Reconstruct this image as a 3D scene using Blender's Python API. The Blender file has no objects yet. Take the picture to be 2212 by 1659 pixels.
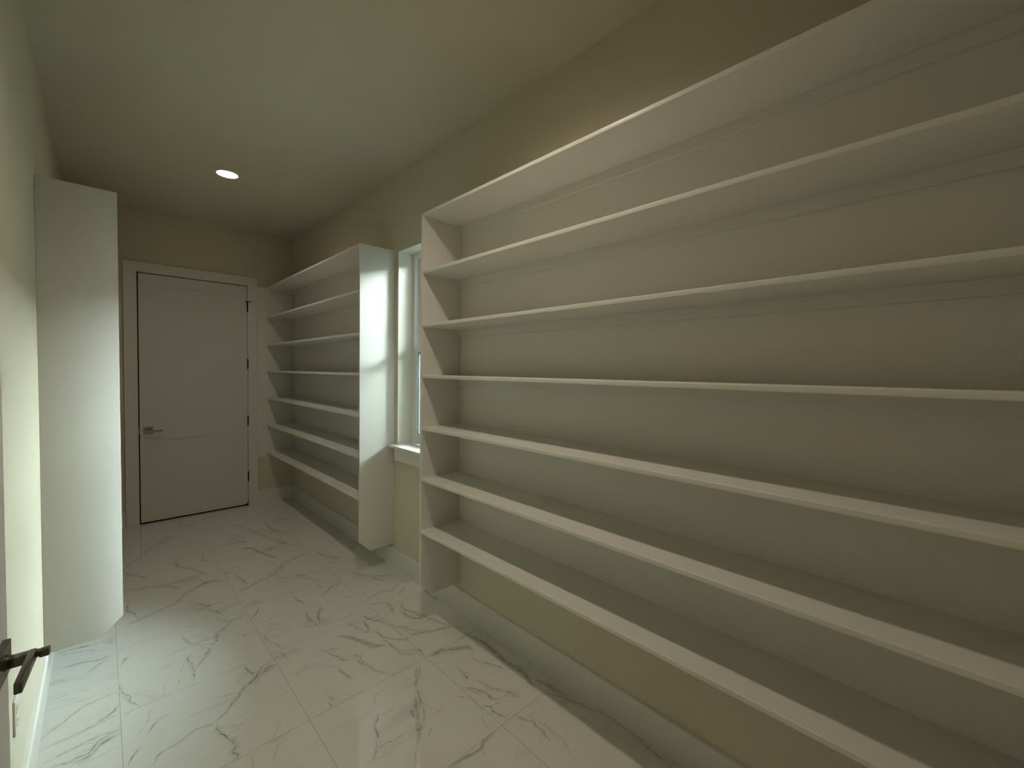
import bpy, bmesh, math, random
from mathutils import Matrix, Vector

# ------------------------------------------------------------------ camera
S = bpy.context.scene
COL = S.collection
CAM_H = 1.5472
F_PX = 916.88
YAW, PITCH, ROLL = math.radians(-44.0518), math.radians(-1.732), math.radians(0.7424)
fwd = Vector((-math.sin(YAW) * math.cos(PITCH), math.cos(YAW) * math.cos(PITCH), math.sin(PITCH)))
rt0 = Vector((math.cos(YAW), math.sin(YAW), 0))
up0 = rt0.cross(fwd)
rt = rt0 * math.cos(ROLL) + up0 * math.sin(ROLL)
up = -rt0 * math.sin(ROLL) + up0 * math.cos(ROLL)
cam_data = bpy.data.cameras.new('camera')
cam_data.sensor_fit = 'HORIZONTAL'
cam_data.sensor_width = 36
cam_data.lens = F_PX * 36 / 2212
cam_data.clip_start = 0.02
cam_data.clip_end = 200
cam = bpy.data.objects.new('camera', cam_data)
M = Matrix((rt, up, -fwd)).transposed().to_4x4()
M.translation = Vector((0, 0, CAM_H))
cam.matrix_world = M
COL.objects.link(cam)
S.camera = cam

# ------------------------------------------------------------------ sky and exposure
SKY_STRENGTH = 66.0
LENS_STRENGTH = 9.0
LAMP_POWER = (21.5, 48.0)
LAMP_COLOR = (1.0, 0.885, 0.69)
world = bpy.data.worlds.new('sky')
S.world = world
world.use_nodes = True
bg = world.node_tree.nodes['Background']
wn, wk = world.node_tree.nodes, world.node_tree.links
wtc = wn.new('ShaderNodeTexCoord'); wsp = wn.new('ShaderNodeSeparateXYZ')
wk.new(wtc.outputs['Generated'], wsp.inputs[0])
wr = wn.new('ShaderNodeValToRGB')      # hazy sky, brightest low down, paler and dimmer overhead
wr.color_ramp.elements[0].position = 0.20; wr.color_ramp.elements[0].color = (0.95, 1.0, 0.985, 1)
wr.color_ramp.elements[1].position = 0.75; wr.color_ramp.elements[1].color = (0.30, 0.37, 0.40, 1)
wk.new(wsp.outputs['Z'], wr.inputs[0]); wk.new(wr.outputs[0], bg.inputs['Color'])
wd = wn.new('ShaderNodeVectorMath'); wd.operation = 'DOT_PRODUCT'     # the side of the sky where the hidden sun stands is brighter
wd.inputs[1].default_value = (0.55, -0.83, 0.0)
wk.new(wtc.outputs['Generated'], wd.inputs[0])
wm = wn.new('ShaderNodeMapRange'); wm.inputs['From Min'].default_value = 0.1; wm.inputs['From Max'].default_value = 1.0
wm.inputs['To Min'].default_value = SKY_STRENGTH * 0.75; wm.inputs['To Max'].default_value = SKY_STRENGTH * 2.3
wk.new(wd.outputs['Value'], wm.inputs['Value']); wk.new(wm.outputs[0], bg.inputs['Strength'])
S.view_settings.view_transform = 'Standard'
S.view_settings.look = 'None'
S.view_settings.gamma = 1
S.view_settings.exposure = 0.12
S.view_settings.use_curve_mapping = False

# ------------------------------------------------------------------ measures (metres)
W = 1.6412          # right wall
LW = -0.216         # left wall
L = 5.4543          # far wall
YB = -0.30          # wall behind the camera
H = 3.048           # ceiling
BH, BT = 0.146, 0.0165   # baseboard

# ------------------------------------------------------------------ materials
def new_mat(name, col, rough=0.5, metallic=0.0, spec=0.5):
    m = bpy.data.materials.new(name)
    m.use_nodes = True
    b = m.node_tree.nodes['Principled BSDF']
    b.inputs['Base Color'].default_value = (*col, 1)
    b.inputs['Roughness'].default_value = rough
    b.inputs['Metallic'].default_value = metallic
    b.inputs['Specular IOR Level'].default_value = spec
    return m

def add_bump(m, scale, dist, detail=3.0, strength=0.5, coloramp=0.0):
    nt = m.node_tree
    b = nt.nodes['Principled BSDF']
    tc = nt.nodes.new('ShaderNodeNewGeometry')
    n = nt.nodes.new('ShaderNodeTexNoise')
    n.inputs['Scale'].default_value = scale
    n.inputs['Detail'].default_value = detail
    nt.links.new(tc.outputs['Position'], n.inputs['Vector'])
    bp = nt.nodes.new('ShaderNodeBump')
    bp.inputs['Strength'].default_value = strength
    bp.inputs['Distance'].default_value = dist
    nt.links.new(n.outputs['Fac'], bp.inputs['Height'])
    nt.links.new(bp.outputs['Normal'], b.inputs['Normal'])
    if coloramp:
        n2 = nt.nodes.new('ShaderNodeTexNoise')
        n2.inputs['Scale'].default_value = 2.2
        n2.inputs['Detail'].default_value = 4
        nt.links.new(tc.outputs['Position'], n2.inputs['Vector'])
        mr = nt.nodes.new('ShaderNodeMapRange')
        mr.inputs['To Min'].default_value = 1 - coloramp
        mr.inputs['To Max'].default_value = 1 + coloramp
        nt.links.new(n2.outputs['Fac'], mr.inputs['Value'])
        mul = nt.nodes.new('ShaderNodeVectorMath'); mul.operation = 'SCALE'
        mul.inputs[0].default_value = b.inputs['Base Color'].default_value[:3]
        nt.links.new(mr.outputs['Result'], mul.inputs['Scale'])
        nt.links.new(mul.outputs['Vector'], b.inputs['Base Color'])

BEIGE = (0.70, 0.655, 0.515)
mat_wall = new_mat('beige wall paint', BEIGE, 0.55, spec=0.3); add_bump(mat_wall, 140, 0.0012, 3, 0.5, 0.015)
mat_ceil = new_mat('beige ceiling paint', (0.67, 0.64, 0.52), 0.7, spec=0.2); add_bump(mat_ceil, 110, 0.0012, 3, 0.4, 0.015)
mat_trim = new_mat('white trim enamel', (0.82, 0.805, 0.75), 0.32, spec=0.45); add_bump(mat_trim, 60, 0.0003, 2, 0.3, 0.01)
mat_shelf = new_mat('white shelf enamel', (0.82, 0.81, 0.76), 0.38, spec=0.42); add_bump(mat_shelf, 45, 0.0004, 3, 0.35, 0.01)
mat_paintwhite = new_mat('white wall paint', (0.86, 0.845, 0.785), 0.5, spec=0.35); add_bump(mat_paintwhite, 140, 0.0012, 3, 0.5, 0.01)
mat_vinyl = new_mat('white vinyl', (0.88, 0.89, 0.87), 0.35)
mat_gasket = new_mat('dark window gasket', (0.03, 0.07, 0.08), 0.5)
mat_door = new_mat('white door paint', (0.75, 0.735, 0.69), 0.38, spec=0.45); add_bump(mat_door, 60, 0.0003, 2, 0.3, 0.01)
mat_dark = new_mat('dark rubber seal', (0.012, 0.012, 0.012), 0.7)
mat_black = new_mat('blackened metal', (0.035, 0.033, 0.03), 0.32, 0.85)
mat_bronze = new_mat('dark bronze metal', (0.17, 0.155, 0.135), 0.28, 0.9)
mat_nickel = new_mat('brushed nickel', (0.27, 0.25, 0.21), 0.22, 1.0)
mat_plate = new_mat('white outlet plastic', (0.76, 0.74, 0.64), 0.4)
mat_slot = new_mat('outlet slot', (0.03, 0.03, 0.03), 0.6)
mat_ground = new_mat('darkened outside ground', (0.035, 0.04, 0.03), 0.9); add_bump(mat_ground, 8, 0.004, 4, 0.5, 0.08)  # colour darkened so little light bounces in through the window
mat_sky_block = new_mat('dark sky-blocking wall', (0.03, 0.042, 0.04), 0.8); add_bump(mat_sky_block, 5, 0.01, 3, 0.5, 0.08)  # kept dark so the added outside wall bounces little light indoors

def glass_mat():
    m = bpy.data.materials.new('window glass')
    m.use_nodes = True
    nt = m.node_tree
    for n in list(nt.nodes): nt.nodes.remove(n)
    o = nt.nodes.new('ShaderNodeOutputMaterial')
    mix = nt.nodes.new('ShaderNodeMixShader')
    t = nt.nodes.new('ShaderNodeBsdfTransparent'); t.inputs['Color'].default_value = (0.92, 0.97, 0.96, 1)
    g = nt.nodes.new('ShaderNodeBsdfGlossy'); g.inputs['Roughness'].default_value = 0.02
    f = nt.nodes.new('ShaderNodeFresnel'); f.inputs['IOR'].default_value = 1.45
    nt.links.new(f.outputs[0], mix.inputs[0]); nt.links.new(t.outputs[0], mix.inputs[1])
    nt.links.new(g.outputs[0], mix.inputs[2]); nt.links.new(mix.outputs[0], o.inputs['Surface'])
    return m
mat_glass = glass_mat()

def emit_mat(name, k):
    m = bpy.data.materials.new(name)
    m.use_nodes = True
    b = m.node_tree.nodes['Principled BSDF']
    b.inputs['Base Color'].default_value = (0.8, 0.8, 0.8, 1)
    b.inputs['Emission Color'].default_value = (1.0, 0.86, 0.66, 1)
    b.inputs['Emission Strength'].default_value = LENS_STRENGTH * k
    return m
mat_lens = emit_mat('warm lit lens', 1.0)

TX, TY, TS = 0.0425, 1.318, 0.5985
def floor_mat():
    m = new_mat('polished marble tile', (0.74, 0.74, 0.70), 0.09, spec=0.5)
    nt = m.node_tree; N = nt.nodes; K = nt.links
    b = N['Principled BSDF']
    g = N.new('ShaderNodeNewGeometry')
    def math_(op, a, c=None, clamp=False):
        n = N.new('ShaderNodeMath'); n.operation = op; n.use_clamp = clamp
        for i, v in enumerate((a, c)):
            if v is None: continue
            if isinstance(v, (int, float)): n.inputs[i].default_value = v
            else: K.new(v, n.inputs[i])
        return n.outputs[0]
    sp = N.new('ShaderNodeSeparateXYZ'); K.new(g.outputs['Position'], sp.inputs[0])
    def edge(c, o):
        u = math_('DIVIDE', math_('SUBTRACT', c, o), TS)
        f = math_('FRACT', math_('ADD', u, 100.5))
        d = math_('ABSOLUTE', math_('SUBTRACT', f, 0.5))
        return math_('MULTIPLY', d, TS), math_('FLOOR', math_('ADD', u, 100.0))
    ex, ix = edge(sp.outputs[0], TX)
    ey, iy = edge(sp.outputs[1], TY)
    # the column along the left wall is laid in tiles twice as long
    half = math_('ABSOLUTE', math_('SUBTRACT', math_('FRACT', math_('ADD', math_('DIVIDE', math_('SUBTRACT', sp.outputs[1], TY + TS), 2 * TS), 100.5)), 0.5))
    left = math_('LESS_THAN', sp.outputs[0], TX)
    ey = math_('ADD', math_('MULTIPLY', ey, math_('SUBTRACT', 1.0, left)), math_('MULTIPLY', math_('MULTIPLY', half, 2 * TS), left))
    d = math_('MINIMUM', ex, ey)
    grout = N.new('ShaderNodeMapRange'); grout.interpolation_type = 'SMOOTHSTEP'
    K.new(d, grout.inputs['Value'])
    grout.inputs['From Min'].default_value = 0.0005; grout.inputs['From Max'].default_value = 0.0014
    grout.inputs['To Min'].default_value = 1; grout.inputs['To Max'].default_value = 0
    # per tile offset so the printed clouding changes from tile to tile
    comb = N.new('ShaderNodeCombineXYZ')
    K.new(math_('MULTIPLY', ix, 3.7), comb.inputs[0]); K.new(math_('MULTIPLY', iy, 2.3), comb.inputs[1])
    add = N.new('ShaderNodeVectorMath'); add.operation = 'ADD'
    K.new(g.outputs['Position'], add.inputs[0]); K.new(comb.outputs[0], add.inputs[1])
    rotn = N.new('ShaderNodeMapping'); rotn.inputs['Rotation'].default_value = (0, 0, math.radians(35))
    rotn.inputs['Scale'].default_value = (1, 2.2, 1)
    K.new(add.outputs[0], rotn.inputs[0])
    cl = N.new('ShaderNodeTexNoise'); cl.inputs['Scale'].default_value = 2.6; cl.inputs['Detail'].default_value = 9
    cl.inputs['Roughness'].default_value = 0.62; cl.inputs['Distortion'].default_value = 1.1
    K.new(rotn.outputs[0], cl.inputs['Vector'])
    cr = N.new('ShaderNodeMapRange'); K.new(cl.outputs['Fac'], cr.inputs['Value'])
    cr.inputs['From Min'].default_value = 0.56; cr.inputs['From Max'].default_value = 0.78
    cr.inputs['To Min'].default_value = 0; cr.inputs['To Max'].default_value = 0.34
    # faint hair veins
    hv = N.new('ShaderNodeTexNoise'); hv.inputs['Scale'].default_value = 1.9; hv.inputs['Detail'].default_value = 7
    hv.inputs['Roughness'].default_value = 0.6; hv.inputs['Distortion'].default_value = 1.6
    K.new(rotn.outputs[0], hv.inputs['Vector'])
    h1 = math_('ABSOLUTE', math_('SUBTRACT', hv.outputs['Fac'], 0.47))
    hr = N.new('ShaderNodeMapRange'); K.new(h1, hr.inputs['Value'])
    hr.inputs['From Min'].default_value = 0.0; hr.inputs['From Max'].default_value = 0.007
    hr.inputs['To Min'].default_value = 0.20; hr.inputs['To Max'].default_value = 0.0
    msk = N.new('ShaderNodeTexNoise'); msk.inputs['Scale'].default_value = 3.3
    K.new(add.outputs[0], msk.inputs['Vector'])
    mr = N.new('ShaderNodeMapRange'); K.new(msk.outputs['Fac'], mr.inputs['Value'])
    mr.inputs['From Min'].default_value = 0.5; mr.inputs['From Max'].default_value = 0.65
    hair = math_('MULTIPLY', hr.outputs[0], mr.outputs[0])
    # printed main veins (vertex attribute on the vein ribbons of this mesh)
    at = N.new('ShaderNodeAttribute'); at.attribute_name = 'vein'
    br = N.new('ShaderNodeTexNoise'); br.inputs['Scale'].default_value = 38; br.inputs['Detail'].default_value = 6
    br.inputs['Roughness'].default_value = 0.7
    K.new(g.outputs['Position'], br.inputs['Vector'])
    brr = N.new('ShaderNodeMapRange'); K.new(br.outputs['Fac'], brr.inputs['Value'])
    brr.inputs['From Min'].default_value = 0.36; brr.inputs['From Max'].default_value = 0.62
    brr.inputs['To Min'].default_value = 0.3; brr.inputs['To Max'].default_value = 1.15
    v = math_('MULTIPLY', at.outputs['Fac'], brr.outputs[0])
    tot = math_('ADD', math_('ADD', v, hair), cr.outputs[0], True)
    tot = math_('MINIMUM', tot, 0.8)
    mix = N.new('ShaderNodeMix'); mix.data_type = 'RGBA'
    K.new(tot, mix.inputs[0])
    mix.inputs[6].default_value = (0.80, 0.80, 0.755, 1); mix.inputs[7].default_value = (0.09, 0.09, 0.085, 1)
    mix2 = N.new('ShaderNodeMix'); mix2.data_type = 'RGBA'
    K.new(grout.outputs[0], mix2.inputs[0]); K.new(mix.outputs[2], mix2.inputs[6])
    mix2.inputs[7].default_value = (0.33, 0.32, 0.27, 1)
    K.new(mix2.outputs[2], b.inputs['Base Color'])
    ro = N.new('ShaderNodeMapRange'); K.new(grout.outputs[0], ro.inputs['Value'])
    ro.inputs['To Min'].default_value = 0.035; ro.inputs['To Max'].default_value = 0.6
    K.new(ro.outputs[0], b.inputs['Roughness'])
    bp = N.new('ShaderNodeBump'); bp.invert = True
    bp.inputs['Strength'].default_value = 0.4; bp.inputs['Distance'].default_value = 0.001
    K.new(grout.outputs[0], bp.inputs['Height']); K.new(bp.outputs[0], b.inputs['Normal'])
    return m
mat_floor = floor_mat()
mat_floor.node_tree.nodes['Principled BSDF'].inputs['Specular IOR Level'].default_value = 1.0

# ------------------------------------------------------------------ mesh helpers
class MB:
    """collects boxes, prisms and tubes for ONE mesh object"""
    def __init__(self): self.bm = bmesh.new()
    def box(self, x0, x1, y0, y1, z0, z1, bev=0.0, seg=2):
        bm = self.bm
        vs = [bm.verts.new((x, y, z)) for x in (x0, x1) for y in (y0, y1) for z in (z0, z1)]
        F = [(0, 1, 3, 2), (4, 6, 7, 5), (0, 4, 5, 1), (2, 3, 7, 6), (0, 2, 6, 4), (1, 5, 7, 3)]
        fs = [bm.faces.new([vs[i] for i in f]) for f in F]
        if bev:
            es = list({e for f in fs for e in f.edges})
            bmesh.ops.bevel(bm, geom=es, offset=bev, segments=seg, profile=0.5, affect='EDGES')
        return self
    def prism(self, pts, axis, a, b, bev=0.0, seg=2):
        """pts: outline in the two other axes; extruded along axis from a to b"""
        bm = self.bm
        def co(p, t):
            q = list(p); q.insert(axis, t); return q
        v0 = [bm.verts.new(co(p, a)) for p in pts]; v1 = [bm.verts.new(co(p, b)) for p in pts]
        n = len(pts)
        fs = [bm.faces.new(v0), bm.faces.new(v1[::-1])]
        for i in range(n):
            fs.append(bm.faces.new((v0[i], v1[i], v1[(i + 1) % n], v0[(i + 1) % n])))
        if bev:
            es = list({e for f in fs for e in f.edges})
            bmesh.ops.bevel(bm, geom=es, offset=bev, segments=seg, profile=0.5, affect='EDGES')
        return self
    def lathe(self, prof, n=48, center=(0, 0, 0), axis='z'):
        """prof: (r, h) list"""
        bm = self.bm; rings = []
        for r, h in prof:
            ring = []
            if r < 1e-6:
                pos = {'z': (0, 0, h), 'x': (h, 0, 0), 'y': (0, h, 0)}[axis]
                ring = [bm.verts.new([c + p for c, p in zip(center, pos)])]
            else:
                for i in range(n):
                    a = 2 * math.pi * i / n; u, v = r * math.cos(a), r * math.sin(a)
                    pos = {'z': (u, v, h), 'x': (h, u, v), 'y': (v, h, u)}[axis]
                    ring.append(bm.verts.new([c + p for c, p in zip(center, pos)]))
            rings.append(ring)
        for a, b in zip(rings, rings[1:]):
            for i in range(n):
                j = (i + 1) % n
                if len(a) == 1 and len(b) == 1: continue
                if len(a) == 1: bm.faces.new((a[0], b[j], b[i]))
                elif len(b) == 1: bm.faces.new((a[i], a[j], b[0]))
                else: bm.faces.new((a[i], a[j], b[j], b[i]))
        return self
    def build(self, name, mat, parent=None, smooth=False, loc=None):
        bm = self.bm
        bmesh.ops.recalc_face_normals(bm, faces=bm.faces[:])
        me = bpy.data.meshes.new(name)
        bm.to_mesh(me); bm.free()
        if smooth:
            for p in me.polygons: p.use_smooth = True
            try: me.set_sharp_from_angle(angle=math.radians(38))
            except Exception: pass
        me.materials.append(mat)
        o = bpy.data.objects.new(name, me)
        COL.objects.link(o)
        if parent is not None:
            o.parent = parent
            o.matrix_parent_inverse = Matrix.Translation(-Vector(parent.location))
        return o

def thing(name, label, cat, loc, group=None, structure=False):
    o = bpy.data.objects.new(name, None)
    o.empty_display_size = 0.1
    o.location = loc
    COL.objects.link(o)
    tag(o, label, cat, group, structure)
    return o

def tag(o, label, cat, group=None, structure=False):
    o['label'] = label; o['category'] = cat
    if group: o['group'] = group
    if structure: o['kind'] = 'structure'
    return o

# ------------------------------------------------------------------ floor with printed veins
VEINS = """
d 9 671 2462 576 2428 540 2373 504 2340 474 2327 431 2268 375 2208 341 2182
s 40 643 2406 576 2402 535 2353 490 2324
m 7 341 2182 322 2177 270 2194 215 2167 172 2158 143 2145 120 2097
d 11 346 2168 337 2140 358 2058 374 2026 379 1988 359 1966 375 1935 356 1906
s 30 515 2498 528 2421 549 2389 634 2374
f 10 365 2361 416 2325 455 2311 515 2289
m 7 -200 2553 -181 2590 -141 2620 -123 2645 -84 2687 -42 2700 10 2705 39 2711
s 28 -196 2496 -150 2502 -95 2509 -49 2519 -8 2538 25 2565 41 2611
m 7 -196 2497 -150 2497 -95 2500 -48 2510 -8 2519 40 2532
m 9 -183 2402 -128 2416 -74 2421 -28 2429 39 2419
d 8 -160 2361 -108 2343 -54 2346 -28 2395 7 2414 41 2417
s 45 -104 2331 -54 2330 -24 2367 23 2390
f 9 -89 2299 -46 2300 -2 2305 39 2308
f 7 -199 2978 -163 2992 -128 3002
f 10 -191 3278 -117 3238 -16 3166 35 3141
s 22 -159 3113 -89 3101 -26 3069 19 3083
m 9 -68 2977 -31 3020 13 3046
s 26 -201 3288 -118 3284 -57 3257
f 8 -196 2833 -155 2838 -127 2855
d 10 528 2976 495 2937 465 2931 447 2835 413 2812
m 10 410 2792 391 2738 355 2687 333 2642
f 9 321 3015 331 2943 348 2895 413 2812
m 9 332 2807 309 2757 320 2667 306 2518
f 7 309 2757 281 2703 273 2672
f 6 256 2613 252 2569
f 6 202 2616 189 2526
m 8 52 2756 54 2685 78 2577 111 2515
f 8 45 2488 75 2508 89 2525
s 14 51 2930 73 2991 93 3000
f 7 655 2755 662 2651 686 2566 702 2506
m 7 670 2506 689 2460 698 2381
f 8 148 2470 133 2444 116 2365 89 2320
m 8 204 2377 173 2373 145 2347 117 2302
s 14 98 2252 72 2212 55 2167
f 6 628 2161 589 2164
f 8 423 1906 412 1869 406 1828
f 8 505 1877 484 1841 472 1805
d 9 641 3046 623 3035 547 3008 531 2971 500 2948 486 2930 469 2940 458 2889 448 2840 434 2819
d 10 411 2796 403 2771 378 2721
m 9 322 3015 324 2955 342 2893
f 8 342 2893 379 2847 411 2796
m 7 488 3090 507 3053 538 3010
m 8 307 3391 395 3324 453 3278 485 3226 518 3152 536 3108
d 9 430 3405 461 3331 479 3284 498 3327
f 7 218 3437 283 3384 368 3298 418 3238
s 55 79 3370 113 3384 171 3411 227 3443 289 3459 352 3508 413 3600 454 3632 521 3679 576 3666 646 3602
d 9 79 3370 113 3384 171 3411 227 3443
m 8 227 3443 289 3459 352 3508 413 3600 454 3632
d 10 97 3682 99 3605 131 3503 141 3425
m 10 95 3910 186 3861 236 3859 299 3810 363 3715
m 8 252 3945 299 3810
s 30 105 4275 148 4155 183 4123 239 3994
s 24 102 4159 149 4174 202 4166
m 14 222 4557 326 4758 397 4834 470 4901
s 40 228 4564 322 4708 392 4781 451 4844
m 12 107 4336 159 4440 220 4523
m 10 467 4204 433 4282 394 4248 405 4127 474 4010 520 3874 574 3805
s 30 433 4282 397 4223 416 4117 474 4010 541 3815
m 12 591 4295 566 4208 571 4109 602 4069
m 8 586 4214 637 4131
d 9 641 3365 689 3381 734 3401 802 3440 857 3466
s 60 700 3406 802 3440 857 3466 934 3516 994 3588 1057 3642 1135 3689 1211 3718
m 8 857 3466 934 3516 994 3588 1057 3642 1135 3689
d 9 695 3674 702 3648 726 3529 737 3444
m 8 747 3814 738 3737
m 8 884 3422 990 3344 1076 3304
s 40 650 4383 729 4365 811 4359 892 4328 925 4312
m 10 650 4383 729 4365 811 4359
f 12 639 4586 708 4495
s 50 922 4902 944 4812 1000 4660 1023 4478 1069 4284 1138 4105 1152 4022 1237 3917
m 10 922 4902 944 4812 1000 4660 1023 4478 1069 4284 1138 4105 1152 4022 1237 3917
m 12 854 4584 897 4499 891 4358
s 60 841 4184 917 4114 970 3888 1006 3783
d 11 1169 4786 1161 4583 1163 4431 1224 4328
d 11 1299 4879 1332 4677 1300 4596
m 12 1328 4662 1447 4668
s 24 678 5192 752 5273 797 5252
m 10 541 5315 551 5201 531 5083
s 24 554 5163 617 5072 669 4958 839 4838
m 8 350 3100 367 3096 399 3093
f 9 287 3139 302 3113
m 9 573 2818 583 2773
x 6 534 2867 536 2862
x 5 492 2442 496 2436
f 8 649 2748 656 2658 678 2592 701 2537
f 9 663 3099 693 3116 731 3113
s 16 744 3100 681 2994 644 2945
f 9 891 3135 954 3102 1010 3103
m 10 925 3045 924 2965 944 2900
d 9 1244 3047 1223 3033 1187 3017 1143 3009 1125 2979 1102 2970 1091 2949 1060 2948
m 7 1088 3115 1104 3061 1138 3013
d 11 1013 2809 993 2761 973 2741 946 2667 944 2645
m 8 974 2864 1011 2804
m 10 914 2808 909 2762 905 2718 915 2648
f 8 915 2648 911 2594 906 2521
m 10 922 3046 922 2975 946 2904
d 7 1162 2839 1181 2815 1186 2781
m 8 915 3399 1009 3330 1065 3270 1104 3209 1132 3124
d 8 1018 3419 1044 3351 1081 3299 1097 3329
f 8 952 3108 997 3112
d 9 1354 3121 1375 3065 1410 2998 1443 2958 1497 2918 1592 2840
m 12 1395 2925 1433 2924 1462 2863
f 12 1430 2944 1444 2880 1508 2787
m 9 1250 2658 1326 2704 1388 2706 1455 2675 1517 2729 1585 2742
s 26 1285 2682 1326 2704 1388 2706 1455 2675 1517 2729 1585 2742
s 20 1448 2605 1492 2626 1533 2651
m 10 1239 2634 1283 2593 1339 2562 1341 2520 1356 2492
s 40 1334 2553 1335 2498 1318 2422
m 16 1421 2500 1386 2438 1391 2394 1411 2355 1441 2246
s 50 1406 2473 1374 2396 1369 2325 1385 2273 1456 2232
m 10 1434 2353 1433 2291 1444 2231 1469 2159 1487 2095 1499 2043
x 8 1261 2149 1294 2140 1331 2127 1371 2100 1419 2084 1458 2071 1502 2047
m 8 1502 2047 1546 1995
m 8 1231 2355 1253 2283 1291 2231 1322 2168 1387 2125
d 9 1158 2520 1167 2505 1176 2454 1206 2403 1231 2355
s 30 1053 2509 1075 2465 1079 2404 1101 2351 1130 2324
m 9 1053 2509 1075 2465 1079 2404 1101 2351
s 22 1135 2469 1134 2410 1123 2342
d 10 1137 2340 1151 2294 1154 2237 1164 2207 1210 2154 1239 2122 1244 2092
m 10 1151 2241 1146 2152 1149 2091 1165 2029 1235 1973
s 40 1146 2152 1156 2085 1192 2022 1250 1997
d 10 1219 2016 1250 1997 1245 1954
m 8 846 2383 855 2346 887 2335 919 2324 924 2291
d 9 889 2248 901 2201 928 2167
f 8 813 2231 858 2171
s 40 947 2213 981 2163 973 2125 984 2071 995 2018
m 8 947 2213 981 2163 973 2125 984 2071 995 2018
m 10 1610 2533 1611 2471 1612 2381 1607 2343
s 60 1253 1918 1306 1916 1348 1897 1419 1830
d 10 1288 3687 1291 3617 1334 3513 1341 3444
x 10 1347 3512 1362 3446 1438 3462
m 10 1280 3388 1321 3410 1393 3438
s 50 960 2428 1010 2371 1046 2286 1078 2196 1136 2162
m 9 1146 2228 1152 2141 1164 2052 1248 1983
m 9 863 2351 902 2222 926 2172
s 40 973 2174 970 2087 991 2017 1030 1931
m 9 973 2174 970 2087 991 2017 1030 1931
s 22 861 2163 869 2098 886 2018
d 9 741 1990 757 1990 763 1956
m 9 739 1965 740 1917
f 9 980 1853 909 1848 886 1801
s 26 875 1745 835 1696 820 1629 790 1582 753 1544
d 9 875 1745 835 1696 820 1629 790 1582
f 8 954 1724 912 1723 871 1730
s 14 783 1577 837 1580 866 1564 912 1576
s 34 1181 1891 1129 1839 1087 1754 1042 1695 1011 1631 987 1590 928 1495 863 1402
m 9 1054 1657 1013 1578 964 1528
d 7 1177 1877 1117 1818 1075 1735 1017 1625
s 24 999 1668 981 1608
s 60 1262 1905 1333 1914 1410 1862 1459 1835 1453 1783
m 10 1421 1757 1428 1696 1463 1628 1487 1563
d 8 1250 1609 1283 1571 1310 1516 1306 1462 1341 1430
m 10 1314 1749 1301 1647 1328 1654
s 50 1324 1609 1348 1510 1393 1438 1418 1372
m 8 1324 1609 1348 1510 1393 1438 1418 1372
d 10 1252 1458 1273 1424 1260 1398 1275 1358 1284 1324
d 7 1313 1322 1328 1283 1353 1235 1344 1207 1346 1170 1336 1123
f 7 1354 1309 1373 1204 1376 1130 1362 1055 1342 980
m 8 1010 1520 972 1487
f 6 1064 1575 1102 1565
f 8 1197 1578 1220 1557
s 26 953 1317 1032 1302 1100 1290 1126 1309 1205 1314
m 8 1100 1290 1091 1257
s 60 1518 1926 1550 1812 1536 1668 1530 1583 1542 1470 1503 1365
s 50 1545 1403 1568 1335 1577 1237 1588 1090
m 9 1511 1328 1536 1275 1570 1201 1596 1096 1620 1022
f 8 1232 1546 1235 1474 1185 1380 1194 1324
m 9 1526 1091 1535 1070
s 30 1620 1022 1630 927 1611 853 1597 771 1588 725
m 9 1620 1022 1630 927 1611 853 1597 771 1588 725
f 8 1721 1287 1710 1157 1709 1044
"""

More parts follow.
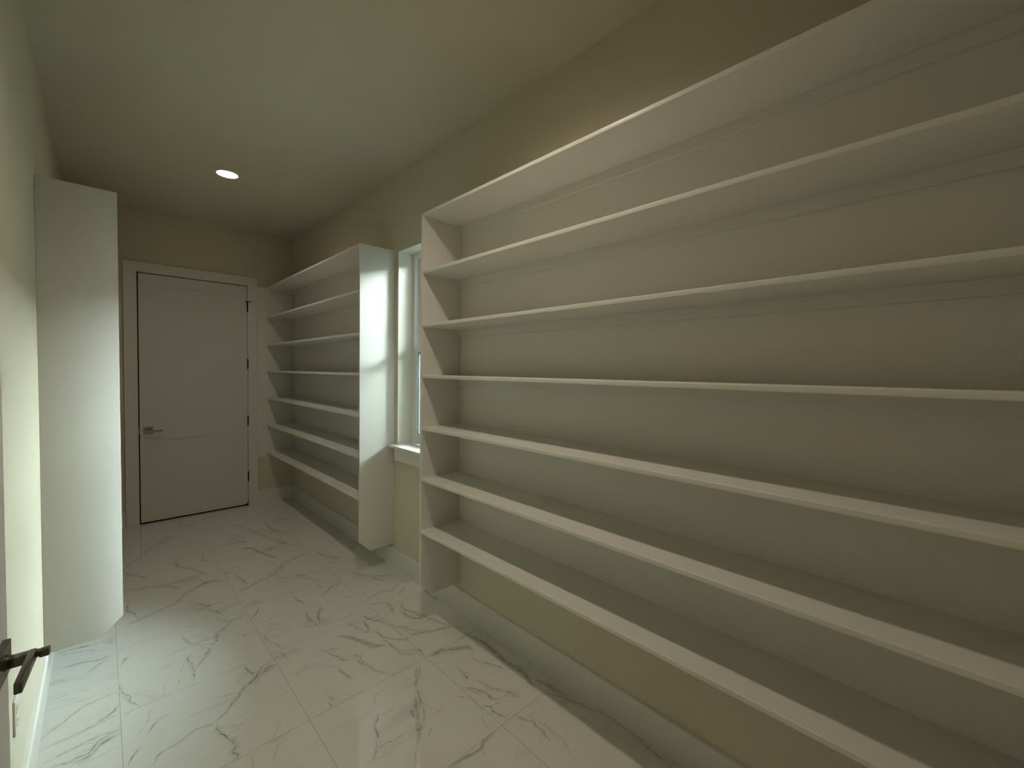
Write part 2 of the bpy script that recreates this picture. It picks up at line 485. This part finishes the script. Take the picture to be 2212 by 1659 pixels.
def make_floor():
    bm = bmesh.new()
    lay = bm.verts.layers.float.new('vein')
    def quad(x0, x1, y0, y1, z):
        vs = [bm.verts.new(p) for p in ((x0, y0, z), (x1, y0, z), (x1, y1, z), (x0, y1, z))]
        return bm.faces.new(vs)
    quad(LW - 0.1, W + 0.1, YB - 0.1, L + 0.25, 0.0)
    quad(LW - 0.1, W + 0.1, YB - 0.1, L + 0.25, -0.08).normal_flip()
    rnd = random.Random(7)
    peak = {'x': 1.15, 'd': 1.0, 'm': 0.78, 'f': 0.45, 's': 0.62}
    rows = [r.split() for r in VEINS.strip().splitlines()]
    rows.sort(key=lambda r: -int(r[1]))
    jobs = []
    def jag(P, amp, depth):
        for _ in range(depth):
            Q = [P[0]]
            for a, b in zip(P, P[1:]):
                d = b - a
                m = (a + b) / 2 + Vector((-d.y, d.x)) * rnd.uniform(-amp, amp)
                Q += [m, b]
            P = Q
        return P
    xlo, xhi, ylo, yhi = LW + BT, W - BT, YB, L - 0.005
    zi = [0.00004]
    def ribbon(P, w, a):
        n = len(P)
        prev = None
        zi[0] += 0.000006
        for i, p in enumerate(P):
            t = (P[min(i + 1, n - 1)] - P[max(i - 1, 0)])
            if t.length < 1e-9: continue
            t.normalize(); nn = Vector((-t.y, t.x))
            u = i / (n - 1)
            taper = min(1, 0.35 + 4 * min(u, 1 - u))
            ww = w * taper * rnd.uniform(0.65, 1.25)
            aa = a * min(1, 0.5 + 3 * min(u, 1 - u)) * rnd.uniform(0.75, 1.1)
            ring = []
            for s, k in ((-1, 0), (-0.35, 0.62), (0, 1), (0.35, 0.62), (1, 0)):
                q = p + nn * (s * ww / 2)
                q.x = min(max(q.x, xlo), xhi); q.y = min(max(q.y, ylo), yhi)
                v = bm.verts.new((q.x, q.y, zi[0])); v[lay] = aa * k
                ring.append(v)
            if prev:
                for k in range(4):
                    f = bm.faces.new((prev[k], ring[k], ring[k + 1], prev[k + 1]))
            prev = ring
    for r in rows:
        k, w = r[0], int(r[1]) / 1000
        c = [int(v) / 1000 for v in r[2:]]
        P = [Vector((c[i], c[i + 1])) for i in range(0, len(c), 2)]
        wid = w * (1.0 if k == 's' else 0.95)
        P2 = jag(P, 0.05 if k == 's' else 0.13, 1 if k == 's' else 3)
        halo = k in 'xdm' and len(P) > 2
        jobs.append((0 if k == 's' else 2, P2, wid, peak[k]))
        if halo:
            jobs.append((1, [p.copy() for p in P], wid * 4.0, peak[k] * 0.30))
            for _ in range(0 if not halo else 2 if k == 'd' else 1):     # small side branches
                i = rnd.randrange(1, len(P2) - 1)
                t = (P2[i + 1] - P2[i]).normalized()
                ang = rnd.choice((-1, 1)) * rnd.uniform(0.4, 1.1)
                t = Vector((t.x * math.cos(ang) - t.y * math.sin(ang), t.x * math.sin(ang) + t.y * math.cos(ang)))
                B = [P2[i], P2[i] + t * rnd.uniform(0.03, 0.08)]
                jobs.append((2, jag(B, 0.2, 3), wid * 0.6, peak[k] * 0.45))
    for lv_, P_, w_, a_ in sorted(jobs, key=lambda j: (j[0], -j[2])): ribbon(P_, w_, a_)
    for f in bm.faces:
        f.normal_update()
        if f.calc_center_median().z > -0.01 and f.normal.z < 0: f.normal_flip()
    me = bpy.data.meshes.new('floor'); bm.to_mesh(me); bm.free()
    me.materials.append(mat_floor)
    o = bpy.data.objects.new('floor', me); COL.objects.link(o)
    return tag(o, 'polished white marble tile floor with grey veins and thin grey grout lines', 'floor', structure=True)
make_floor()

# ------------------------------------------------------------------ shell
def struct(mb, name, mat, label, cat):
    return tag(mb.build(name, mat), label, cat, structure=True)

WY0, WY1, WZ0, WZ1 = 2.24, 2.9613, 0.948, 2.4485      # window opening
TH = 0.20
struct(MB().box(LW - 0.1, W + TH, YB - 0.1, L + 0.35, H, H + 0.12), 'ceiling', mat_ceil, 'plain beige painted ceiling', 'ceiling')
m = MB()
m.box(W, W + TH, YB - 0.1, WY0, -0.08, H)
m.box(W, W + TH, WY1, L, -0.08, H)
m.box(W, W + TH, WY0, WY1, -0.08, WZ0)
m.box(W, W + TH, WY0, WY1, WZ1, H)
struct(m, 'wall_right', mat_wall, 'long beige textured wall behind the white shelving, with the window in it', 'wall')
struct(MB().box(LW - 0.12, LW, YB - 0.1, L, -0.08, H), 'wall_left', mat_wall, 'beige wall at the left edge behind the open door', 'wall')
struct(MB().box(LW - 0.12, W + TH, YB - 0.1, YB, -0.08, H), 'wall_back', mat_wall, 'beige wall behind the viewer', 'wall')
DX0, DX1, DZ1 = 0.2515, 1.1725, 2.4545      # inside faces of the door jambs
m = MB()
m.box(LW - 0.12, DX0 - 0.02, L, L + 0.35, -0.08, H)
m.box(DX1 + 0.02, W + TH, L, L + 0.35, -0.08, H)
m.box(DX0 - 0.02, DX1 + 0.02, L, L + 0.35, DZ1 + 0.02, H)
m.box(DX0 - 0.02, DX1 + 0.02, L + 0.25, L + 0.35, -0.08, DZ1 + 0.02)
m.box(DX0 - 0.02, DX1 + 0.02, L, L + 0.25, -0.08, -0.001)
struct(m, 'wall_far', mat_wall, 'beige end wall around the closed white door', 'wall')

def base_profile():   # (thickness, height) outline with eased top edge
    return [(0, 0), (BT, 0), (BT, BH - 0.006), (BT - 0.002, BH - 0.002), (BT - 0.006, BH), (0, BH)]
struct(MB().prism([(W - t, z) for t, z in base_profile()], 1, YB, L - BT), 'baseboard_right', mat_trim, 'white flat baseboard running under the shelving along the window wall', 'baseboard')
struct(MB().prism([(LW + t, z) for t, z in base_profile()], 1, YB, L - BT), 'baseboard_left', mat_trim, 'white flat baseboard along the left wall by the open door', 'baseboard')
m = MB()
m.prism([(L - t, z) for t, z in base_profile()], 0, 1.268, W)
m.prism([(L - t, z) for t, z in base_profile()], 0, LW, 0.150)
struct(m, 'baseboard_far', mat_trim, 'short white baseboard pieces on both sides of the closed door', 'baseboard')

# ------------------------------------------------------------------ closed door in the far wall
d = thing('door_1', 'closed white two-panel door with four black hinges in the end wall', 'door', (0.71, L, 0), structure=True)
m = MB()
m.box(DX0 - 0.02, DX0, L, L + 0.12, 0, DZ1 + 0.02); m.box(DX1, DX1 + 0.02, L, L + 0.12, 0, DZ1 + 0.02)
m.box(DX0, DX1, L, L + 0.12, DZ1, DZ1 + 0.02)
m.build('jamb', mat_trim, d)
m = MB()
m.box(DX0, DX0 + 0.012, L + 0.040, L + 0.075, 0, DZ1); m.box(DX1 - 0.012, DX1, L + 0.040, L + 0.075, 0, DZ1)
m.box(DX0, DX1, L + 0.040, L + 0.075, DZ1 - 0.012, DZ1)
m.build('stop', mat_dark, d)
m = MB()
CX0, CX1, CT = 0.1525, 1.2665, 2.5500
m.prism([(CX0, 0), (CX0, CT), (CX1, CT), (CX1, 0), (DX1 + 0.004, 0), (DX1 + 0.004, DZ1 + 0.004), (DX0 - 0.004, DZ1 + 0.004), (DX0 - 0.004, 0)], 1, L - 0.018, L, 0.0012)
m.build('casing', mat_trim, d)

def slab(x0, x1, y0, y1, z0, z1, rec, panels):
    """door leaf facing -y with recessed shaker panels"""
    m = MB()
    xs = sorted({x0, x1} | {p[0] for p in panels} | {p[1] for p in panels})
    zs = sorted({z0, z1} | {p[2] for p in panels} | {p[3] for p in panels})
    px0, px1 = panels[0][0], panels[0][1]
    m.box(x0, px0, y0, y1, z0, z1); m.box(px1, x1, y0, y1, z0, z1)
    zz = [z0] + [v for p in sorted(panels, key=lambda q: q[2]) for v in (p[2], p[3])] + [z1]
    for a, b in zip(zz[0::2], zz[1::2]): m.box(px0, px1, y0, y1, a, b)
    for p in panels: m.box(p[0], p[1], y0 + rec, y1 - rec, p[2], p[3])
    return m
leaf = slab(0.2615, 1.1690, L + 0.001, L + 0.036, 0.036, 2.4465, 0.007,
            [(0.375, 1.0585, 0.238, 0.8185), (0.375, 1.0585, 1.019, 2.3365)]).build('door_leaf', mat_door, d)
MB().box(0.2615, 1.1600, L - 0.002, L + 0.030, 0.018, 0.0335, 0.001).build('door_sweep', mat_trim, leaf)
MB().box(0.2615, 1.1690, L + 0.008, L + 0.030, 0.003, 0.019).build('sweep_seal', mat_dark, leaf)
MB().box(1.140, 1.1725, L - 0.008, L + 0.010, 0.003, 0.022, 0.001).build('sweep_end', mat_black, leaf)
for k, zc in enumerate((2.222, 1.588, 0.957, 0.331)):
    h = MB().box(1.1655, 1.1795, L - 0.0195, L - 0.004, zc - 0.053, zc + 0.053, 0.0055, 3)
    h.lathe([(0, -0.058), (0.004, -0.058), (0.005, -0.053), (0.005, 0.053), (0.004, 0.058), (0, 0.058)], 16, (1.1725, L - 0.0115, zc))
    hh = h.build('hinge', mat_black, d, True)
    if k == 0:
        p = MB().box(1.149, 1.199, L - 0.030, L - 0.021, zc + 0.053, zc + 0.060, 0.002)
        p.lathe([(0, -0.030), (0.006, -0.030), (0.006, -0.014), (0, -0.014)], 12, (1.152, L - 0.010, zc + 0.056), 'y')
        p.lathe([(0, -0.030), (0.006, -0.030), (0.006, -0.019), (0, -0.019)], 12, (1.196, L - 0.010, zc + 0.056), 'y')
        p.build('pin_stop', mat_black, hh, True)
hd = MB().box(0.292, 0.357, L - 0.008, L + 0.0015, 0.889, 0.954, 0.002).build('door_handle', mat_nickel, d, True)
m = MB().lathe([(0, -0.050), (0.009, -0.050), (0.009, -0.007), (0, -0.007)], 24, (0.3245, L, 0.9175), 'y')
m.box(0.3150, 0.4300, L - 0.057, L - 0.045, 0.9095, 0.9255, 0.003, 3)
m.build('lever', mat_nickel, hd, True)
MB().box(0.2525, 0.2610, L + 0.0005, L + 0.010, 0.885, 0.945, 0.0005).build('strike_plate', mat_nickel, d)

# ------------------------------------------------------------------ window
mat_reveal_lit = new_mat('wall paint lightened as daylit', (0.80, 0.79, 0.69), 0.5, spec=0.3); add_bump(mat_reveal_lit, 140, 0.0012, 3, 0.5, 0.01)  # beige wall paint with its window-lit brightness put into the colour
w = thing('window_1', 'narrow white single-hung window between the two shelving units on the right wall', 'window', (W, 2.60, WZ0), structure=True)
FX = 1.765
m = MB()
fr = 0.030
m.box(FX, FX + 0.07, WY1 - fr, WY1, WZ0 + 0.02, WZ1, 0.001); m.box(FX, FX + 0.07, WY0, WY0 + fr, WZ0 + 0.02, WZ1, 0.001)
m.box(FX, FX + 0.07, WY0 + fr, WY1 - fr, WZ1 - fr, WZ1, 0.001); m.box(FX, FX + 0.07, WY0 + fr, WY1 - fr, WZ0 + 0.02, WZ0 + 0.055, 0.001)
m.box(FX + 0.030, FX + 0.036, WY1 - fr - 0.008, WY1 - fr, WZ0 + 0.05, WZ1 - fr); m.box(FX + 0.030, FX + 0.036, WY0 + fr, WY0 + fr + 0.008, WZ0 + 0.05, WZ1 - fr)
m.build('window_frame', mat_vinyl, w)
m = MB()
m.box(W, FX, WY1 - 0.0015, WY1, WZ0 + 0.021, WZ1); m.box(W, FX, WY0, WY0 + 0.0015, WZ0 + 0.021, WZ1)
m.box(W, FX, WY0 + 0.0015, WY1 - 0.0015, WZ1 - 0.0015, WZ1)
m.build('reveal', mat_reveal_lit, w)
MZ = 1.705
def sash(xa, xb, z0, z1, nm):
    y0, y1 = WY0 + fr, WY1 - fr; s = 0.038
    m = MB()
    m.box(xa, xb, y0, y0 + s, z0, z1, 0.002); m.box(xa, xb, y1 - s, y1, z0, z1, 0.002)
    m.box(xa, xb, y0 + s, y1 - s, z0, z0 + s, 0.002); m.box(xa, xb, y0 + s, y1 - s, z1 - s, z1, 0.002)
    o = m.build(nm, mat_vinyl, w)
    g = MB().box(xb - 0.012, xb - 0.008, y0 + s - 0.003, y1 - s + 0.003, z0 + s - 0.003, z1 - s + 0.003).build('glass_pane', mat_glass, o)
    m = MB(); gx0, gx1 = xa + 0.004, xb - 0.013; q = 0.006
    m.box(gx1 - 0.003, gx1, y0 + s, y0 + s + q, z0 + s, z1 - s); m.box(gx1 - 0.003, gx1, y1 - s - q, y1 - s, z0 + s, z1 - s)
    m.box(gx1 - 0.003, gx1, y0 + s + q, y1 - s - q, z0 + s, z0 + s + q); m.box(gx1 - 0.003, gx1, y0 + s + q, y1 - s - q, z1 - s - q, z1 - s)
    m.build('gasket', mat_gasket, o)
    return o
sash(FX + 0.002, FX + 0.029, WZ0 + 0.055, MZ + 0.02, 'lower_sash')
sash(FX + 0.037, FX + 0.064, MZ - 0.018, WZ1 - fr, 'upper_sash')
MB().box(FX + 0.014, FX + 0.022, WY1 - fr - 0.010, WY1 - fr - 0.001, MZ + 0.030, MZ + 0.065, 0.0015).build('tilt_latch', mat_vinyl, w)
m = MB()
m.prism([(1.583, 2.188), (1.583, 3.0055), (W, 3.0055), (W, WY1 - 0.001), (FX, WY1 - 0.001), (FX, WY0 + 0.001), (W, WY0 + 0.001), (W, 2.188)], 2, WZ0, WZ0 + 0.021, 0.004, 3)
m.build('window_sill', mat_trim, w, True)
m = MB()
m.prism([(W - 0.001, 2.215), (W - 0.001, 2.985), (W - 0.026, 2.965), (W - 0.026, 2.235)], 2, 0.853, WZ0)
m.build('apron', mat_trim, w)

# ------------------------------------------------------------------ shelving
Z = [2.4627, 2.1297, 1.8176, 1.5174, 1.2104, 0.9052, 0.5910]
ST = 0.0190
def shelf_profile(xf, xb, z1):
    """outline of a board with a bullnosed front edge; xf front, xb back"""
    s = 1 if xb > xf else -1
    r = 0.0028; z0 = z1 - ST
    pts = [(xb, z0), (xb, z1)]
    for k in range(5):
        a = math.pi / 2 * k / 4
        pts.append((xf + s * (r - r * math.sin(a)), z1 - r + r * math.cos(a)))
    for k in range(5):
        a = math.pi / 2 * k / 4
        pts.append((xf + s * (r - r * math.cos(a)), z0 + r - r * math.sin(a)))
    return pts
def end_panel(xf, xb, zt, zb, ch, y0, y1, name, parent):
    s = 1 if xb > xf else -1
    pts = [(xf, zb + ch), (xf, zt), (xb, zt), (xb, zb), (xf + s * ch, zb)]
    return MB().prism(pts, 1, y0, y1, 0.0016, 2).build(name, mat_shelf, parent, True)
def bookcase(label, xf, xb, ya, yb, panels, side_cleats, zs, zb, wall_paint=True):
    """ya..yb clear span of the boards; panels = list of (y0, y1)"""
    s = 1 if xb > xf else -1
    t = thing('bookcase', label, 'bookcase', ((xf + xb) / 2, (ya + yb) / 2, zb), 'white wall-mounted bookcases of the pantry')
    for y0, y1 in panels: end_panel(xf, xb - s * 0.0005, zs[0], zb, 0.085, y0, y1, 'side_panel', t)
    for z in zs:
        MB().prism(shelf_profile(xf + s * 0.0004, xb - s * 0.002, z), 1, ya, yb).build('shelf', mat_shelf, t, True)
        c = MB().box(min(xb - s * 0.002, xb - s * 0.020), max(xb - s * 0.002, xb - s * 0.020), ya, yb, z - ST - 0.044, z - ST, 0.001)
        c.build('cleat', mat_shelf, t)
    for yc0, yc1 in side_cleats:
        for z in zs:
            MB().box(min(xf + s * 0.022, xb - s * 0.020), max(xf + s * 0.022, xb - s * 0.020), yc0, yc1, z - ST - 0.040, z - ST, 0.001).build('side_cleat', mat_shelf, t)
    if wall_paint:
        MB().box(min(xb - s * 0.0015, xb), max(xb - s * 0.0015, xb), ya, yb, zs[-1] - ST - 0.044, zs[0]).build('back_panel', mat_paintwhite, t)
    return t
XS = 1.3583
bookcase('long white seven-shelf bookcase filling the right wall nearest the viewer', XS, W, YB + 0.02, 2.168,
         [(2.168, 2.186), (YB + 0.002, YB + 0.02)], [], Z, 0.1795)
b2 = bookcase('shorter white seven-shelf bookcase beyond the window, beside the closed door', XS, W, 3.0255, L - 0.0025,
         [(3.0078, 3.0255)], [(L - 0.020, L - 0.002)], Z, 0.1795)
MB().box(1.2675, W - 0.002, L - 0.0015, L, Z[-1] - ST - 0.044, Z[0] - 0.004).build('end_wall_paint', mat_paintwhite, b2)
ZL = [z - 0.028 for z in Z]
bookcase('white bookcase on the left wall, seen as its tall clipped-corner end panel', 0.0675, LW, 3.016, L - 0.0025,
         [(2.998, 3.016)], [(L - 0.020, L - 0.002)], ZL, 0.150)

# ------------------------------------------------------------------ ceiling lights
def downlight(y, label, k):
    x = 0.7195
    t = thing('ceiling_light', label, 'ceiling light', (x, y, H), 'round recessed ceiling lights')
    MB().lathe([(0.0690, -0.0005), (0.0690, -0.004), (0.0720, -0.0065), (0.0800, -0.0050), (0.0830, -0.0005)], 64, (x, y, H)).build('trim_ring', mat_plate, t, True)
    MB().lathe([(0, -0.0030), (0.0688, -0.0030), (0.0688, -0.0005)], 64, (x, y, H)).build('lens', mat_lens, t)
    ld = bpy.data.lights.new('lamp_beam', 'SPOT')
    ld.energy = LAMP_POWER[k]; ld.color = LAMP_COLOR
    ld.spot_size = math.radians(153); ld.spot_blend = 1.0; ld.shadow_soft_size = 0.05
    lo = bpy.data.objects.new('lamp_beam', ld); COL.objects.link(lo)
    lo.parent = t; lo.location = (0, 0, -0.012)
downlight(3.949, 'lit round recessed ceiling light between the closed door and the window', 0)
downlight(1.270, 'lit round recessed ceiling light overhead, above the long bookcase', 1)

# ------------------------------------------------------------------ outlet on the left wall
o = thing('wall_outlet', 'white outlet cover plate low on the left wall below the dark lever handle', 'outlet', (LW, 2.075, 0.415))
pl = MB().box(LW, LW + 0.0065, 2.040, 2.110, 0.358, 0.472, 0.0022, 3).build('cover_plate', mat_plate, o, True)
for zc in (0.436, 0.394):
    r = MB().box(LW + 0.004, LW + 0.0085, 2.058, 2.092, zc - 0.016, zc + 0.016, 0.003, 3).build('receptacle', mat_plate, o, True)
    m = MB()
    m.box(LW + 0.0084, LW + 0.0087, 2.0665, 2.0685, zc - 0.006, zc + 0.006); m.box(LW + 0.0084, LW + 0.0087, 2.0815, 2.0835, zc - 0.005, zc + 0.005)
    m.build('slots', mat_slot, r)
MB().lathe([(0, 0.0075), (0.0025, 0.0075), (0.003, 0.006), (0, 0.006)], 16, (LW, 2.075, 0.415), 'x').build('screw', mat_plate, o, True)

# ------------------------------------------------------------------ open door leaf at the left edge
latch = Vector((-0.135, 1.235, 0)); ang = math.radians(4.3)
d2 = bpy.data.objects.new('door_2', None); COL.objects.link(d2)
tag(d2, 'white door standing open against the left wall, with a dark square lever handle', 'door', structure=True)
def local(o):
    o.parent = d2; o.matrix_parent_inverse = Matrix.Identity(4); return o
# local frame: y runs from latch edge (0) back to the hinge edge (-0.91), x = 0 is the room-side face
lf = MB()
ps = [(-0.795, -0.115, 0.226, 0.8065), (-0.795, -0.115, 1.007, 2.3245)]
lf.box(-0.035, 0, -0.91, -0.795, 0.012, 2.438); lf.box(-0.035, 0, -0.115, 0, 0.012, 2.438)
for a, b in ((0.012, 0.226), (0.8065, 1.007), (2.3245, 2.438)): lf.box(-0.035, 0, -0.795, -0.115, a, b)
for p in ps: lf.box(-0.028, -0.007, p[0], p[1], p[2], p[3])
local(lf.build('door_leaf', mat_door))
ros = local(MB().box(-0.0005, 0.010, -0.1085, -0.028, 0.981, 1.037, 0.0012).build('door_handle', mat_bronze))
HZ = 1.010
m = MB().lathe([(0, 0.008), (0.0135, 0.008), (0.0135, 0.013), (0.010, 0.015), (0, 0.015)], 28, (0, -0.068, HZ), 'x')
m.box(0.013, 0.047, -0.0775, -0.0585, HZ - 0.0085, HZ + 0.0085, 0.001)
m.box(0.037, 0.047, -0.172, -0.0590, HZ - 0.0095, HZ + 0.0095, 0.0012)
lv = m.build('lever', mat_bronze, None, True); lv.parent = ros; lv.matrix_parent_inverse = Matrix.Identity(4)
m = MB().lathe([(0, 0.045), (0.006, 0.045), (0.0075, 0.049), (0.006, 0.052), (0, 0.052)], 20, (0, -0.064, HZ + 0.001), 'x')
m.box(0.051, 0.064, -0.072, -0.056, HZ - 0.006, HZ + 0.006, 0.001)
tb = m.build('thumb_turn', mat_bronze, None, True); tb.parent = ros; tb.matrix_parent_inverse = Matrix.Identity(4)
local(MB().box(-0.031, -0.004, -0.001, 0.0012, 0.98, 1.037, 0.0004).build('latch_plate', mat_nickel))
for zc in (0.32, 0.945, 1.576, 2.21):
    local(MB().lathe([(0, -0.053), (0.006, -0.053), (0.006, 0.053), (0, 0.053)], 14, (-0.040, -0.914, zc)).build('hinge', mat_black, None, True))
d2.location = latch
d2.rotation_euler = (0, 0, -ang)

# ------------------------------------------------------------------ outside the window
struct(MB().box(W + TH, 30, -14, 26, -0.45, -0.30), 'ground', mat_ground, 'ground outside the window, darkened to limit bounce light', 'ground')
struct(MB().box(8.2, 8.5, -14, 26, -0.30, 3.98), 'sky_block_wall', mat_sky_block, 'dark wall added outside the window to block the low sky', 'wall')  # unseen wall added to hold back sky light below its top edge
